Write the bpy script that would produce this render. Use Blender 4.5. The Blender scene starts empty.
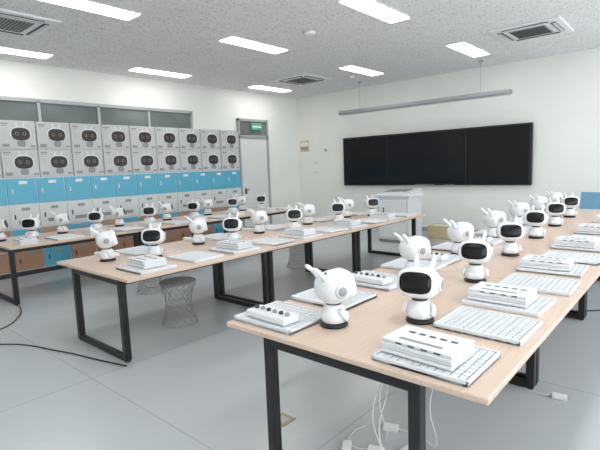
import bpy, bmesh, math, random
from mathutils import Matrix, Vector
random.seed(4)
S=bpy.context.scene
try:
    S.view_settings.view_transform='Standard'
except Exception: pass

# ---------------- materials
def mat(name,col,rough=.5,metal=0,emit=None,es=0,noise=0,nscale=20,bump=0,spec=None):
    m=bpy.data.materials.new(name); m.use_nodes=True
    nt=m.node_tree; p=nt.nodes['Principled BSDF']
    c=tuple(((x/255)/12.92 if x/255<=.04045 else ((x/255+.055)/1.055)**2.4) for x in col)+(1,)
    p.inputs['Base Color'].default_value=c
    p.inputs['Roughness'].default_value=rough
    p.inputs['Metallic'].default_value=metal
    if spec is not None: p.inputs['Specular IOR Level'].default_value=spec
    if emit:
        p.inputs['Emission Color'].default_value=tuple(emit)+(1,)
        p.inputs['Emission Strength'].default_value=es
    if noise or bump:
        tc=nt.nodes.new('ShaderNodeTexCoord'); n=nt.nodes.new('ShaderNodeTexNoise')
        n.inputs['Scale'].default_value=nscale; n.inputs['Detail'].default_value=4
        nt.links.new(tc.outputs['Object'],n.inputs['Vector'])
        if noise:
            r=nt.nodes.new('ShaderNodeValToRGB')
            r.color_ramp.elements[0].position=.3; r.color_ramp.elements[1].position=.7
            r.color_ramp.elements[0].color=tuple(x*(1-noise) for x in c[:3])+(1,)
            r.color_ramp.elements[1].color=tuple(min(1,x*(1+noise*.5)) for x in c[:3])+(1,)
            nt.links.new(n.outputs['Fac'],r.inputs['Fac']); nt.links.new(r.outputs['Color'],p.inputs['Base Color'])
        if bump:
            b=nt.nodes.new('ShaderNodeBump'); b.inputs['Strength'].default_value=bump; b.inputs['Distance'].default_value=.01
            nt.links.new(n.outputs['Fac'],b.inputs['Height']); nt.links.new(b.outputs['Normal'],p.inputs['Normal'])
    return m
M_wall=mat('wall_paint',(236,237,231),.75,noise=.02,nscale=2)
M_white=mat('white_plastic',(232,233,235),.35,noise=.02,nscale=6)
M_tile=mat('tray_tile_white',(222,225,228),.45,noise=.03,nscale=20)
M_trayg=mat('tray_grey',(184,188,192),.5,noise=.04,nscale=15)
M_black=mat('black_steel',(26,26,29),.45,noise=.1,nscale=30)
M_gloss=mat('black_gloss',(12,12,15),.2,noise=.05,nscale=5,spec=.35)
M_dark=mat('dark_grey_plastic',(58,60,64),.4,noise=.08,nscale=30)
M_grey=mat('grey_plastic',(150,152,155),.4,noise=.04,nscale=20)
M_blue=mat('locker_blue',(92,178,206),.4,noise=.04,nscale=4)
M_lwhite=mat('locker_white',(214,217,217),.45,noise=.03,nscale=4)
M_orange=mat('locker_wood',(182,142,116),.5,noise=.08,nscale=8)
M_carton=mat('carton_white',(202,203,204),.7,noise=.05,nscale=5)
M_cartonl=mat('carton_print_light',(226,227,228),.6,noise=.03,nscale=5)
M_print=mat('carton_print_black',(46,43,44),.5,noise=.1,nscale=30)
M_printg=mat('carton_print_grey',(150,150,152),.6,noise=.05,nscale=30)
M_brown=mat('eye_print_brown',(128,112,104),.5,noise=.1,nscale=30)
M_metal=mat('wire_metal',(175,175,175),.4,.5,noise=.05,nscale=30)
M_alu=mat('aluminium_frame',(170,174,176),.4,.3,noise=.03,nscale=10)
M_glassd=mat('transom_glass',(112,122,120),.12,noise=.3,nscale=1.2)
M_screen=mat('board_glass',(14,17,22),.16,noise=.1,nscale=1.5,spec=.35)
M_bezel=mat('board_bezel',(8,8,10),.5,noise=.1,nscale=10)
M_led=mat('led_diffuser',(255,255,255),.5,emit=(1,.99,.97),es=12.0,noise=.01)
M_door=mat('door_paint',(222,225,221),.5,noise=.02,nscale=3)
M_exit=mat('exit_sign_green',(70,150,115),.4,emit=(.1,.6,.35),es=.2,noise=.1,nscale=60)
M_wood=mat('pale_wood',(214,194,160),.6,noise=.08,nscale=6)
M_chair=mat('chair_blue',(120,170,200),.5,noise=.04,nscale=8)
M_cable=mat('cable_black',(18,18,18),.5,noise=.1,nscale=30)
M_brass=mat('brass_plate',(150,140,110),.35,.7,noise=.05,nscale=30)

M_table=mat('table_laminate',(222,190,164),.32)
nt=M_table.node_tree;p=nt.nodes['Principled BSDF']
tc=nt.nodes.new('ShaderNodeTexCoord');mp=nt.nodes.new('ShaderNodeMapping');mp.inputs['Scale'].default_value=(1.5,30,30)
n=nt.nodes.new('ShaderNodeTexNoise');n.inputs['Scale'].default_value=2;n.inputs['Detail'].default_value=5
r=nt.nodes.new('ShaderNodeValToRGB');r.color_ramp.elements[0].position=.3;r.color_ramp.elements[1].position=.7
r.color_ramp.elements[0].color=(.64,.485,.38,1);r.color_ramp.elements[1].color=(.71,.55,.44,1)
nt.links.new(tc.outputs['Object'],mp.inputs[0]);nt.links.new(mp.outputs[0],n.inputs[0]);nt.links.new(n.outputs['Fac'],r.inputs[0]);nt.links.new(r.outputs[0],p.inputs['Base Color'])
M_edge=mat('table_edge_band',(196,158,128),.5,noise=.04,nscale=20)

M_ceil=mat('ceiling_mineral_fibre',(200,200,202),.85)
nt=M_ceil.node_tree;p=nt.nodes['Principled BSDF']
tc=nt.nodes.new('ShaderNodeTexCoord')
n=nt.nodes.new('ShaderNodeTexNoise');n.inputs['Scale'].default_value=34;n.inputs['Detail'].default_value=2;n.inputs['Distortion'].default_value=.8
r=nt.nodes.new('ShaderNodeValToRGB')
r.color_ramp.elements[0].position=.36;r.color_ramp.elements[1].position=.43
r.color_ramp.elements[0].color=(.52,.52,.53,1);r.color_ramp.elements[1].color=(.80,.80,.80,1)
nt.links.new(tc.outputs['Object'],n.inputs[0]);nt.links.new(n.outputs['Fac'],r.inputs[0]);nt.links.new(r.outputs[0],p.inputs['Base Color'])

M_floor=mat('floor_vinyl',(176,184,188),.24)
nt=M_floor.node_tree;p=nt.nodes['Principled BSDF']
tc=nt.nodes.new('ShaderNodeTexCoord')
br=nt.nodes.new('ShaderNodeTexBrick');br.offset=0
br.inputs['Scale'].default_value=1;br.inputs['Brick Width'].default_value=2.0;br.inputs['Row Height'].default_value=2.0
br.inputs['Mortar Size'].default_value=.007;br.inputs['Mortar Smooth'].default_value=.3
br.inputs['Color1'].default_value=(.50,.53,.545,1);br.inputs['Color2'].default_value=(.51,.54,.555,1);br.inputs['Mortar'].default_value=(.41,.44,.45,1)
n=nt.nodes.new('ShaderNodeTexNoise');n.inputs['Scale'].default_value=.8;n.inputs['Detail'].default_value=3
mx=nt.nodes.new('ShaderNodeMix');mx.data_type='RGBA';mx.blend_type='MULTIPLY';mx.inputs[0].default_value=.06
nt.links.new(tc.outputs['Object'],br.inputs[0]);nt.links.new(tc.outputs['Object'],n.inputs[0])
nt.links.new(br.outputs['Color'],mx.inputs[6]);nt.links.new(n.outputs['Fac'],mx.inputs[7]);nt.links.new(mx.outputs[2],p.inputs['Base Color'])

# ---------------- mesh builder
class B:
    def __init__(s): s.v=[];s.f=[];s.m=[];s.sm=[];s.mats=[]
    def mi(s,m):
        if m not in s.mats: s.mats.append(m)
        return s.mats.index(m)
    def raw(s,vs,fs,m,M=None,smooth=False):
        o=len(s.v); i=s.mi(m)
        for v in vs:
            v=Vector(v); s.v.append(tuple(M@v) if M else tuple(v))
        for f in fs: s.f.append([o+k for k in f]); s.m.append(i); s.sm.append(smooth)
    def bm(s,bm,m,M=None,smooth=False):
        bm.verts.index_update()
        s.raw([v.co.copy() for v in bm.verts],[[v.index for v in f.verts] for f in bm.faces],m,M,smooth); bm.free()
    def box(s,c,d,m,bev=0,M=None,seg=1,smooth=False):
        b=bmesh.new(); bmesh.ops.create_cube(b,size=1)
        for v in b.verts: v.co=Vector((v.co.x*d[0]+c[0],v.co.y*d[1]+c[1],v.co.z*d[2]+c[2]))
        if bev: bmesh.ops.bevel(b,geom=list(b.edges),offset=bev,segments=seg,affect='EDGES',profile=.5)
        s.bm(b,m,M,smooth)
    def lathe(s,prof,m,M=None,n=24,smooth=True,caps=True):
        vs=[];fs=[]
        for (r,z) in prof:
            for k in range(n):
                a=2*math.pi*k/n; vs.append((r*math.cos(a),r*math.sin(a),z))
        for i in range(len(prof)-1):
            for k in range(n):
                k2=(k+1)%n; fs.append([i*n+k,i*n+k2,(i+1)*n+k2,(i+1)*n+k])
        if caps:
            fs.append(list(range(n))[::-1]); fs.append([(len(prof)-1)*n+k for k in range(n)])
        s.raw(vs,fs,m,M,smooth)
    def sup(s,c,r,m,e1=1,e2=1,M=None,nu=28,nv=16):
        sg=lambda x,e: math.copysign(abs(x)**e,x)
        vs=[];fs=[]
        for i in range(nv+1):
            ph=-math.pi/2+math.pi*i/nv
            for k in range(nu):
                a=2*math.pi*k/nu
                vs.append((c[0]+r[0]*sg(math.cos(ph),e1)*sg(math.cos(a),e2),c[1]+r[1]*sg(math.cos(ph),e1)*sg(math.sin(a),e2),c[2]+r[2]*sg(math.sin(ph),e1)))
        for i in range(nv):
            for k in range(nu):
                k2=(k+1)%nu; fs.append([i*nu+k,i*nu+k2,(i+1)*nu+k2,(i+1)*nu+k])
        s.raw(vs,fs,m,M,True)
    def tube(s,pts,rad,m,n=8,M=None,closed=False):
        P=[Vector(p) for p in pts]; R=rad if isinstance(rad,(list,tuple)) else [rad]*len(P)
        vs=[];fs=[];L=len(P); up=None
        for i,p in enumerate(P):
            t=(P[(i+1)%L]-P[i-1]) if closed else (P[min(i+1,L-1)]-P[max(i-1,0)])
            t.normalize()
            if up is None: up=Vector((0,0,1)) if abs(t.z)<.9 else Vector((1,0,0))
            u=(up-t*up.dot(t)).normalized(); w=t.cross(u); up=u
            for k in range(n):
                a=2*math.pi*k/n; vs.append(p+(u*math.cos(a)+w*math.sin(a))*R[i])
        for i in range(L if closed else L-1):
            j=(i+1)%L
            for k in range(n):
                k2=(k+1)%n; fs.append([i*n+k,i*n+k2,j*n+k2,j*n+k])
        if not closed:
            fs.append(list(range(n))[::-1]); fs.append([(L-1)*n+k for k in range(n)])
        s.raw(vs,fs,m,M,True)
    def mesh(s,name):
        me=bpy.data.meshes.new(name); me.from_pydata(s.v,[],s.f)
        for m in s.mats: me.materials.append(m)
        me.polygons.foreach_set('material_index',s.m); me.polygons.foreach_set('use_smooth',s.sm)
        me.update()
        b=bmesh.new();b.from_mesh(me);bmesh.ops.recalc_face_normals(b,faces=b.faces);b.to_mesh(me);b.free()
        return me
def put(name,me,loc=(0,0,0),rz=0):
    if isinstance(me,B): me=me.mesh(name)
    o=bpy.data.objects.new(name,me); S.collection.objects.link(o); o.location=loc; o.rotation_euler=(0,0,rz); return o
def boxobj(name,lo,hi,m,bev=0):
    b=B(); d=[hi[i]-lo[i] for i in range(3)]
    b.box((0,0,0),d,m,bev); return put(name,b,[(hi[i]+lo[i])/2 for i in range(3)])

# ---------------- room
X0,X1,Y0,Y1,H=-3.0,10.0,-1.6,8.75,3.52
boxobj('floor',(X0-.2,Y0-.2,-.1),(X1+.2,Y1+.2,0),M_floor)
boxobj('ceiling',(X0-.2,Y0-.2,H),(X1+.2,Y1+.2,H+.1),M_ceil)
boxobj('wall_screen',(X1,Y0-.2,0),(X1+.2,Y1+.2,H),M_wall)
boxobj('wall_locker',(X0-.2,Y1,0),(X1,Y1+.2,H),M_wall)
boxobj('wall_rear',(X0-.2,Y0-.2,0),(X0,Y1,H),M_wall)
b=B()
b.box(((X0+X1)/2,Y0-.1,.45),(X1-X0,.2,.9),M_wall)
b.box(((X0+X1)/2,Y0-.1,3.21),(X1-X0,.2,.62),M_wall)
wx=[(-2.6,.2),(.8,3.6),(4.2,7.0),(7.3,9.6)]
ed=[X0]+[t for w in wx for t in w]+[X1]
for i in range(0,len(ed),2):
    b.box(((ed[i]+ed[i+1])/2,Y0-.1,1.9),(ed[i+1]-ed[i],.2,2.0),M_wall)
put('wall_window_side',b)
for i,(a,c) in enumerate(wx):
    b=B();w=c-a
    for z in (.925,2.875,2.2): b.box(((a+c)/2,Y0-.1,z),(w,.06,.05),M_alu)
    for t in (a+.025,c-.025,(a+c)/2): b.box((t,Y0-.1,1.9),(.05,.06,1.9),M_alu)
    put('window_%d'%(i+2),b)
boxobj('baseboard_screen',(X1-.015,Y0,0),(X1,Y1,.1),M_alu)
boxobj('baseboard_locker',(7.4,Y1-.015,0),(7.72,Y1,.1),M_alu)

# high corridor window strip (window_1)
b=B(); yw=Y1-.02
b.box((3.2,yw+.002,2.4),(6.3,.03,1.0),M_glassd)
for z in (2.9,1.9): b.box((3.2,yw-.012,z),(6.38,.06,.06),M_alu)
for x in (.05,1.1,2.15,3.2,4.25,5.3,6.36): b.box((x,yw-.012,2.4),(.05,.06,1.0),M_alu)
put('window_1',b)

# door with transom and exit sign
b=B()
x0,x1=7.72,8.76
b.box(((x0+x1)/2,Y1-.02,1.19),(x1-x0-.1,.03,2.34),M_door)
b.box(((x0+x1)/2,Y1-.02,2.62),(x1-x0-.1,.02,.34),M_glassd)
for x in (x0+.03,x1-.03): b.box((x,Y1-.03,1.42),(.06,.056,2.84),M_alu)
for z in (2.82,2.4): b.box(((x0+x1)/2,Y1-.03,z),(x1-x0,.056,.06),M_alu)
b.box((x0+.16,Y1-.06,1.05),(.03,.05,.14),M_dark,.005); b.box((x0+.2,Y1-.09,1.08),(.12,.02,.02),M_dark,.004)
put('door_1',b)
b=B(); b.box((0,0,0),(.36,.03,.16),M_exit,.005); b.box((0,-.017,0),(.3,.006,.04),M_white)
b.box((0,.0,.085),(.38,.035,.012),M_alu)
put('exit_sign',b,(8.32,Y1-.08,2.66))

# ceiling panels
b=B()
b.box((0,0,-.006),(1.24,.34,.012),M_white,.003); b.box((0,0,-.012),(1.18,.28,.012),M_led)
me=b.mesh('ceiling_light_panel')
for x in (-.1,2.60,5.24,8.25):
    for y in (.8,3.2,5.40,8.04):
        put('ceiling_light_panel',me,(x,y,H))
b=B()
b.box((0,0,-.015),(.95,.95,.03),M_white,.01,seg=2)
b.box((0,0,-.033),(.5,.5,.012),M_grey,.003)
for k in range(12): b.box((-.22+k*.04,0,-.041),(.018,.46,.006),M_dark)
for s_ in (-1,1):
    b.box((s_*.36,0,-.034),(.07,.62,.012),M_dark,.004); b.box((s_*.37,0,-.042),(.04,.6,.006),M_lwhite)
    b.box((0,s_*.36,-.034),(.62,.07,.012),M_dark,.004); b.box((0,s_*.37,-.042),(.6,.04,.006),M_lwhite)
me=b.mesh('ceiling_air_conditioner')
for x,y in ((7.95,6.78),(7.8,2.08),(2.15,6.6)): put('ceiling_air_conditioner',me,(x,y,H))
b=B(); b.lathe([(.09,0),(.09,-.02),(.075,-.035),(.03,-.04)],M_white)
put('smoke_detector',b,(5.35,4.38,H))
b=B(); b.lathe([(.07,0),(.07,-.02),(.05,-.04)],M_white)
put('smoke_detector',b,(8.6,5.9,H))

# ---------------- screen wall
yb0,yb1,zb0,zb1=2.58,7.11,1.08,2.3
b=B(); yc=(yb0+yb1)/2; w=yb1-yb0; hh=zb1-zb0; zc=(zb0+zb1)/2
b.box((X1-.06,yc,zc),(.10,w,hh),M_bezel,.008)
ys=[yb1-.03,yb1-1.3,yb0+1.3,yb0+.03]
for i in range(3):
    b.box((X1-.113,(ys[i]+ys[i+1])/2,zc),(.008,ys[i]-ys[i+1]-.02,hh-.07),M_screen,.002)
b.box((X1-.118,yc,zb0+.018),(.01,.5,.014),M_grey)
for t in range(5): b.box((X1-.118,yc-.5-.05*t,zb0+.018),(.008,.02,.01),M_white)
put('interactive_blackboard',b)
b=B()
b.box((0,0,0),(.15,3.95,.085),M_grey,.02,seg=2)
b.box((0.02,0,-.038),(.11,3.9,.03),M_lwhite,.008)
for y in (-1.4,1.4):
    b.tube([(0,y,.03),(0,y,H-2.86)],.004,M_alu)
    b.lathe([(.04,H-2.90),(.04,H-2.86)],M_alu,Matrix.Translation((0,y,0)),16)
put('blackboard_lamp_bar',b,(9.3,4.77,2.86))
b=B();b.box((0,0,0),(.02,.32,.3),M_wood,.004);b.box((-.012,0,.05),(.006,.26,.1),M_white);b.box((-.012,0,-.07),(.006,.26,.08),M_printg)
put('wall_notice_board',b,(X1-.012,8.5,2.18))
b=B();b.box((0,0,0),(.015,.2,.09),M_white,.003);b.box((-.01,-.04,0),(.006,.05,.05),M_lwhite,.001);b.box((-.01,.04,0),(.006,.05,.05),M_lwhite,.001)
me=b.mesh('light_switch_plate')
put('light_switch_plate',me,(X1-.009,8.1,1.7));put('light_switch_plate',me,(X1-.009,8.1,1.45));put('light_switch_plate',me,(X1-.009,1.9,.4))
b=B();b.box((0,0,0),(.015,.1,.16),M_white,.003);b.box((-.01,0,.03),(.006,.05,.05),M_dark,.001)
put('wall_thermostat',b,(X1-.009,7.75,2.0))
# podium
b=B()
b.box((0,0,.03),(.52,.66,.06),M_grey,.005)
b.box((0,0,.5),(.56,.72,.88),M_lwhite,.012,seg=2)
b.box((-.284,0,.66),(.012,.6,.42),M_white,.004); b.box((-.284,0,.26),(.012,.6,.3),M_white,.004)
b.box((-.295,.2,.66),(.012,.02,.12),M_dark)
b.box((0,0,.96),(.62,.80,.05),M_white,.015,seg=2)
T=Matrix.Translation((.05,0,1.01))@Matrix.Rotation(math.radians(-7),4,'Y')
b.box((0,0,0),(.5,.7,.08),M_lwhite,.02,T,2)
b.box((-.02,.02,.043),(.32,.5,.008),M_grey,.002,T)
put('lectern',b,(8.5,4.72,0))
b=B()
for s_ in (-1,1):
    b.box((0,s_*.28,.14),(.36,.02,.28),M_wood,.003); b.box((s_*.18,0,.14),(.02,.58,.26),M_wood,.003)
b.box((0,0,.012),(.36,.56,.02),M_wood); b.box((0,0,.2),(.3,.5,.12),M_white,.01)
put('wooden_crate',b,(9.3,4.1,0))
# blue chair
b=B()
b.box((0,0,.45),(.42,.42,.04),M_chair,.018,seg=3)
T=Matrix.Translation((.22,0,.78))@Matrix.Rotation(math.radians(10),4,'Y')
b.box((0,0,0),(.03,.42,.4),M_chair,.014,T,3)
for sx in (-1,1):
    for sy in (-1,1): b.tube([(sx*.17,sy*.17,.44),(sx*.21,sy*.2,.0)],.012,M_alu)
for sy in (-1,1): b.tube([(.17,sy*.17,.44),(.21,sy*.17,.6),(.235,sy*.17,.85)],.011,M_alu)
put('classroom_chair',b,(9.2,1.5,0),math.radians(-15))
put('classroom_chair',bpy.data.objects['classroom_chair'].data,(9.2,.85,0),math.radians(10))

# ---------------- lockers
b=B(); xl,nx,wd=.66,15,.4467; xr=xl+nx*wd; yf=8.3
b.box(((xl+xr)/2,(yf+8.70)/2,.84),(xr-xl,8.70-yf,1.52),M_lwhite)
b.box(((xl+xr)/2,8.5,.04),(xr-xl-.04,.34,.08),M_dark)
rows=[(1.17,1.59),(.78,1.16),(.43,.77),(.09,.42)]
for r_,(z0,z1) in enumerate(rows):
    for k in range(nx):
        if r_==0: m=M_blue
        elif r_==1: m=M_lwhite
        elif r_==2: m=M_orange if k%2 else M_blue
        else: m=M_blue if k%4==1 else M_orange
        xc=xl+(k+.5)*wd
        b.box((xc,yf-.004,(z0+z1)/2),(wd-.014,.022,z1-z0-.012),m,.004)
        b.box((xc-wd*.32,yf-.02,(z0+z1)/2),(.018,.016,.08),M_white if r_==0 else M_dark,.003)
        b.box((xc+.02,yf-.017,z1-.07),(.12,.004,.05),M_white if r_==0 else M_printg)
        if r_==1: b.box((xc,yf-.017,z0+.1),(.2,.004,.06),M_printg)
put('locker_bank',b)

# robot cartons
b=B()
b.box((0,0,.225),(.535,.38,.45),M_carton,.006)
yv=-.1905
def ell(cx,cz,rx,rz,m,off,e=1):
    n=28; sg=lambda x: math.copysign(abs(x)**e,x)
    vs=[(cx+rx*sg(math.cos(2*math.pi*k/n)),yv-off,cz+rz*sg(math.sin(2*math.pi*k/n))) for k in range(n)]
    vs+=[(v[0],yv+.002,v[2]) for v in vs]
    fs=[list(range(n))]+[[k,(k+1)%n,n+(k+1)%n,n+k] for k in range(n)]
    b.raw(vs,fs,m)
ell(.045,.25,.155,.115,M_cartonl,.002,.9)
ell(.045,.24,.135,.10,M_print,.004,.75)
for s_ in (-1,1):
    ell(.045+s_*.055,.245,.030,.030,M_brown,.005); ell(.045+s_*.055,.245,.018,.018,M_print,.006)
    b.raw([(.045+s_*.04-.015,yv-.003,.35),(.045+s_*.04+.015,yv-.003,.35),(.045+s_*.06+.012,yv-.003,.42),(.045+s_*.06-.012,yv-.003,.42)],[[0,1,2,3]],M_cartonl)
ell(.045,.09,.06,.05,M_printg,.003,.6)
b.box((-.18,yv,.40),(.11,.004,.02),M_printg);b.box((-.19,yv,.37),(.08,.004,.01),M_printg)
b.box((.21,yv,.05),(.07,.004,.03),M_printg);b.box((-.18,yv,.06),(.1,.004,.05),M_printg)
b.box((0,0,.4495),(.535,.05,.002),M_wood)
me=b.mesh('robot_carton')
for rw in range(2):
    for k in range(12):
        x=7.36-(k+.5)*.549
        put('robot_carton',me,(x+random.uniform(-.004,.004),8.485+random.uniform(-.01,.0),1.60+rw*.4515))

# ---------------- tables
ZT=.75
def table(name,L,W,lo,hi):
    b=B()
    b.box((L/2,W/2,ZT-.014),(L-.004,W,.028),M_table,.004)
    b.box((L/2,W/2,ZT-.030),(L-.03,W-.03,.006),M_edge)
    for x in (.04,L-.04):
        for y in (lo,hi): b.box((x,y,.366),(.055,.055,.70),M_black,.004)
        b.box((x,(lo+hi)/2,.695),(.05,hi-lo,.045),M_black,.004)
        b.box((x,(lo+hi)/2,.03),(.045,hi-lo+.04,.05),M_black,.004)
        for y in (lo,hi): b.lathe([(.022,0),(.022,.02)],M_dark,Matrix.Translation((x,y,0)),10)
    for y in (lo,hi): b.box((L/2,y,.695),(L-.08,.04,.045),M_black,.004)
    return b.mesh(name)
ta=table('work_table',1.78,1.45,.30,1.14)
for k in range(4): put('work_table',ta,(1.60+k*1.78,.54,0))
tb=table('work_table',1.76,1.40,.18,1.06)
for k in range(3): put('work_table',tb,(1.80+k*1.76,3.46,0))
tcm=table('work_table',1.76,1.2,.08,1.08)
for k in range(3): put('work_table',tcm,(1.84+k*1.76,6.38,0))

# ---------------- robot
b=B()
b.lathe([(.070,0),(.076,.005),(.074,.016),(.060,.024)],M_black)
b.lathe([(.058,.022),(.066,.030),(.071,.045),(.070,.065),(.062,.088),(.053,.108),(.046,.120)],M_white)
b.lathe([(.042,.118),(.040,.14)],M_dark)
b.sup((.034,0,.052),(.042,.054,.026),M_white,.6,.6)
for s_ in (-1,1):
    b.tube([(.0,s_*.058,.098),(.012,s_*.074,.085),(.024,s_*.078,.062),(.034,s_*.074,.044)],[.013,.015,.014,.011],M_white,10)
T=Matrix.Translation((0,0,.212))@Matrix.Rotation(math.radians(-12),4,'Y')
b.sup((0,0,0),(.096,.110,.086),M_white,.86,.86,T,32,20)
b.sup((.062,0,0),(.038,.104,.076),M_white,.6,.6,T,32,16)
b.sup((.076,0,0),(.029,.090,.062),M_gloss,.62,.62,T,32,16)
for s_ in (-1,1):
    R=T@Matrix.Translation((-.005,s_*.104,0))@Matrix.Rotation(-s_*math.pi/2,4,'X')
    b.lathe([(.036,-.005),(.038,.006),(.031,.012)],M_lwhite,R); b.lathe([(.026,.010),(.023,.0145)],M_grey,R)
    b.tube([(-.05,s_*.036,.062),(-.062,s_*.042,.088),(-.078,s_*.047,.115),(-.098,s_*.05,.138),(-.108,s_*.051,.148)],[.019,.0145,.0125,.0125,.008],M_white,12,T)
b.lathe([(.012,0),(.012,.003)],M_dark,T@Matrix.Translation((-.03,0,.081))@Matrix.Rotation(-.3,4,'Y'))
robot=b.mesh('tabletop_robot')
D=math.radians
def rob(x,y,a): put('tabletop_robot',robot,(x,y,ZT),D(a+random.uniform(-9,9)))

# trays
b=B(); tw,tl=.36,.43
b.box((0,0,.007),(tw,tl,.014),M_trayg,.003)
for s_ in (-1,1):
    b.box((s_*(tw/2-.006),0,.013),(.012,tl,.026),M_tile,.003); b.box((0,s_*(tl/2-.006),.013),(tw,.012,.026),M_tile,.003)
nxg,nyg=9,12
for i in range(nxg):
    for j in range(nyg):
        b.box((-(tw-.03)/2+(i+.5)*(tw-.03)/nxg,-(tl-.03)/2+(j+.5)*(tl-.03)/nyg,.017),((tw-.03)/nxg-.006,(tl-.03)/nyg-.006,.010),M_tile)
tray=b.mesh('coding_block_tray')
b=B(); z=0
for k,h in enumerate((.016,.014,.018,.016)):
    dx=random.uniform(-.008,.008)
    b.box((dx,0,z+h/2+.0003),(.21,.33,h-.002),M_white,.0025); 
    b.box((dx,0,z+.0016),(.202,.322,.003),M_grey)
    z+=h
for k in range(5): b.box((.03+dx,-.11+.05*k,z-.0005),(.018,.03,.002),M_dark)
b.box((-.06,0,z-.0005),(.02,.2,.002),M_printg)
for k in range(4): b.box((-.105+dx,-.1+.06*k,z-.009),(.002,.03,.006),M_dark)
stack=b.mesh('booklet_stack'); 
b=B(); b.box((0,0,.02),(.12,.30,.04),M_white,.006)
for k in range(6): b.lathe([(.013,.04),(.013,.052),(.007,.056)],M_dark if k%2 else M_grey,Matrix.Translation((0,-.12+.048*k,0)),12)
pegs=b.mesh('sensor_block_box')
b=B(); b.tube([(.0,.0,.004),(.05,.03,.004),(.10,.02,.004),(.15,.05,.004),(.19,.12,.004),(.17,.19,.004),(.11,.2,.004)],.003,M_white,6)
b.box((.095,.2,.006),(.03,.014,.010),M_white,.002); b.box((-.01,-.004,.006),(.03,.014,.010),M_white,.002)
usb=b.mesh('usb_cable')
def jit(a): return D(random.uniform(-a,a))
# front row
for k,(x,y) in enumerate(((2.23,1.12),(3.22,1.19),(4.27,1.27),(5.35,1.33),(6.4,1.38),(7.45,1.42))):
    rob(x,y,192)
    put('usb_cable',usb,(x+.12,y+.02,ZT),jit(25))
    put('coding_block_tray',tray,(x+.10+random.uniform(-.015,.015),.80,ZT),jit(2))
    a=random.uniform(-3,3)
    put('coding_block_tray',tray,(x-.41,.84,ZT),D(a))
    put('booklet_stack',stack,(x-.43,.87,ZT+.026),D(a)+jit(4))
for k,(x,y) in enumerate(((1.91,1.46),(3.12,1.62),(4.06,1.65),(5.14,1.71),(6.22,1.76),(7.22,1.78),(8.16,1.78))): 
    rob(x,y,-22)
    o2,o1=(.40,-.08) if k==0 else (.295,-.295)
    put('coding_block_tray',tray,(x+o2,1.765,ZT),jit(.8))
    put('coding_block_tray',tray,(x+o1,1.765,ZT),jit(.8))
    put('sensor_block_box',pegs,(x+o1-.09,1.76,ZT+.026),jit(2))
# middle row
for k,x in enumerate((2.48,3.52,4.6,5.6,6.55)): 
    rob(x,4.15,222)
    put('usb_cable',usb,(x+.12,4.1,ZT),jit(25))
    put('coding_block_tray',tray,(x+.20,3.74,ZT),jit(3))
    put('coding_block_tray',tray,(x-.34,3.74,ZT),jit(3))
    put('booklet_stack',stack,(x-.32,3.76,ZT+.026),jit(5))
for k,x in enumerate((2.12,3.22,4.2,5.2,6.2)):
    rob(x,4.42,-25)
    put('coding_block_tray',tray,(x+.44,4.60,ZT),jit(3))
    put('sensor_block_box',pegs,(x+.12,4.68,ZT),jit(5))
# far row
for k,x in enumerate((2.3,3.2,4.1,5.0,5.9,6.7)):
    rob(x,6.93,225)
    put('coding_block_tray',tray,(x+.3,6.62,ZT),jit(3))
    put('booklet_stack',stack,(x-.2,6.60,ZT),jit(5))
for k,x in enumerate((1.98,2.8,3.7,4.6,5.5,6.4)): rob(x,7.2,-30)

# ---------------- wire stools
b=B()
rad=lambda t:.19-.055*math.sin(math.pi*t)
N=15
for s_ in (-1,1):
    for k in range(N):
        a0=2*math.pi*k/N
        b.tube([(rad(t/8)*math.cos(a0+s_*t/8*1.9),rad(t/8)*math.sin(a0+s_*t/8*1.9),.006+.43*t/8) for t in range(9)],.0028,M_metal,5)
for z,r_ in ((.006,.19),(.436,.19),(.22,.137)):
    b.tube([(r_*math.cos(2*math.pi*k/28),r_*math.sin(2*math.pi*k/28),z) for k in range(28)],.005,M_metal,6,closed=True)
b.lathe([(.188,.44),(.192,.446),(.188,.456)],M_grey,None,28)
stool=b.mesh('wire_stool')
for x,y in ((2.72,4.15),(3.25,5.6),(5.5,4.9),(5.95,5.2)): put('wire_stool',stool,(x,y,0))

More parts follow.
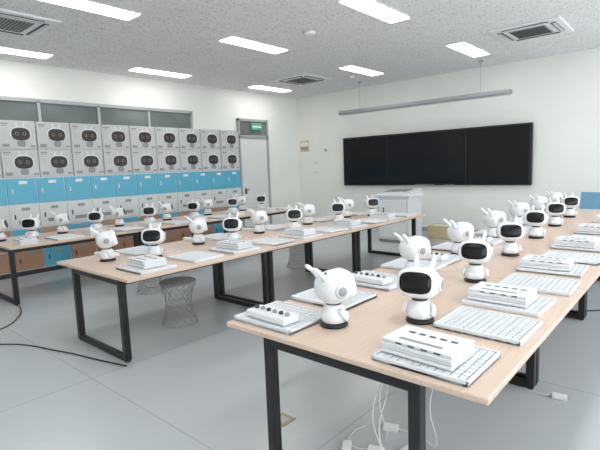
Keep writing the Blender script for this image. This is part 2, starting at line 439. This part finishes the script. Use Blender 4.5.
# ---------------- cables & adapters
def cable(name,pts,r,m):
    cu=bpy.data.curves.new(name,'CURVE');cu.dimensions='3D';cu.bevel_depth=r;cu.bevel_resolution=2
    sp=cu.splines.new('BEZIER');sp.bezier_points.add(len(pts)-1)
    for q,p_ in zip(sp.bezier_points,pts): q.co=p_;q.handle_left_type=q.handle_right_type='AUTO'
    cu.materials.append(m);o=bpy.data.objects.new(name,cu);S.collection.objects.link(o)
cable('power_cable',[(1.95,7.0,.008),(1.86,6.3,.008),(1.72,5.9,.008),(1.43,5.56,.008),(.9,5.5,.008)],.006,M_cable)
cable('power_cable',[(.8,5.3,.008),(1.28,5.05,.008),(1.57,4.37,.008),(1.70,3.85,.008),(1.78,3.55,.008)],.006,M_cable)
cable('power_cable',[(5.3,1.0,.008),(5.6,.7,.008),(6.2,.65,.008),(6.6,.9,.008)],.006,M_cable)
b=B();b.box((0,0,.015),(.05,.09,.03),M_white,.006,seg=2);b.tube([(0,.045,.015),(.0,.1,.006),(.04,.2,.004),(.1,.25,.004)],.003,M_white,6)
for s_ in (-1,1): b.box((s_*.01,-.052,.015),(.004,.018,.006),M_metal)
ad=b.mesh('power_adapter')
for x,y,a in ((2.05,1.3,20),(2.15,1.16,80),(2.3,1.35,200),(2.0,1.12,140),(3.3,.65,10),(1.98,1.45,300)): put('power_adapter',ad,(x,y,0),D(a))
for i,(x,y) in enumerate(((1.85,1.1),(1.95,1.2),(2.1,1.25),(2.2,1.0))):
    cable('charging_cable',[(x,y,.7),(x+.03,y+.02,.5),(x-.02,y+.04,.3),(x+.02,y+.02,.1),(x+.08,y+.06,.006)],.003,M_white)
b=B();b.box((0,0,.002),(.12,.12,.004),M_brass,.001);b.box((0,0,.005),(.07,.07,.002),M_metal)
put('floor_socket_plate',b,(1.98,1.95,0)); 

# ---------------- world + camera
w=bpy.data.worlds.new('sky_world');S.world=w;w.use_nodes=True
bg=w.node_tree.nodes['Background'];bg.inputs[0].default_value=(.88,.94,1,1);bg.inputs[1].default_value=5.6
f=461.0
Xv=Vector((.6563,.118,-.7452)).normalized();Yv=Vector((-.7534,.054,-.6553));Yv=(Yv-Xv*Yv.dot(Xv)).normalized();Zv=Xv.cross(Yv)
R=Matrix((Xv,Yv,Zv)).to_4x4()
cam=bpy.data.cameras.new('camera');cam.lens=f/600*36;cam.sensor_width=36;cam.clip_start=.05
co=bpy.data.objects.new('camera',cam);S.collection.objects.link(co);co.matrix_world=Matrix.Translation((0,0,1.6))@R
S.camera=co
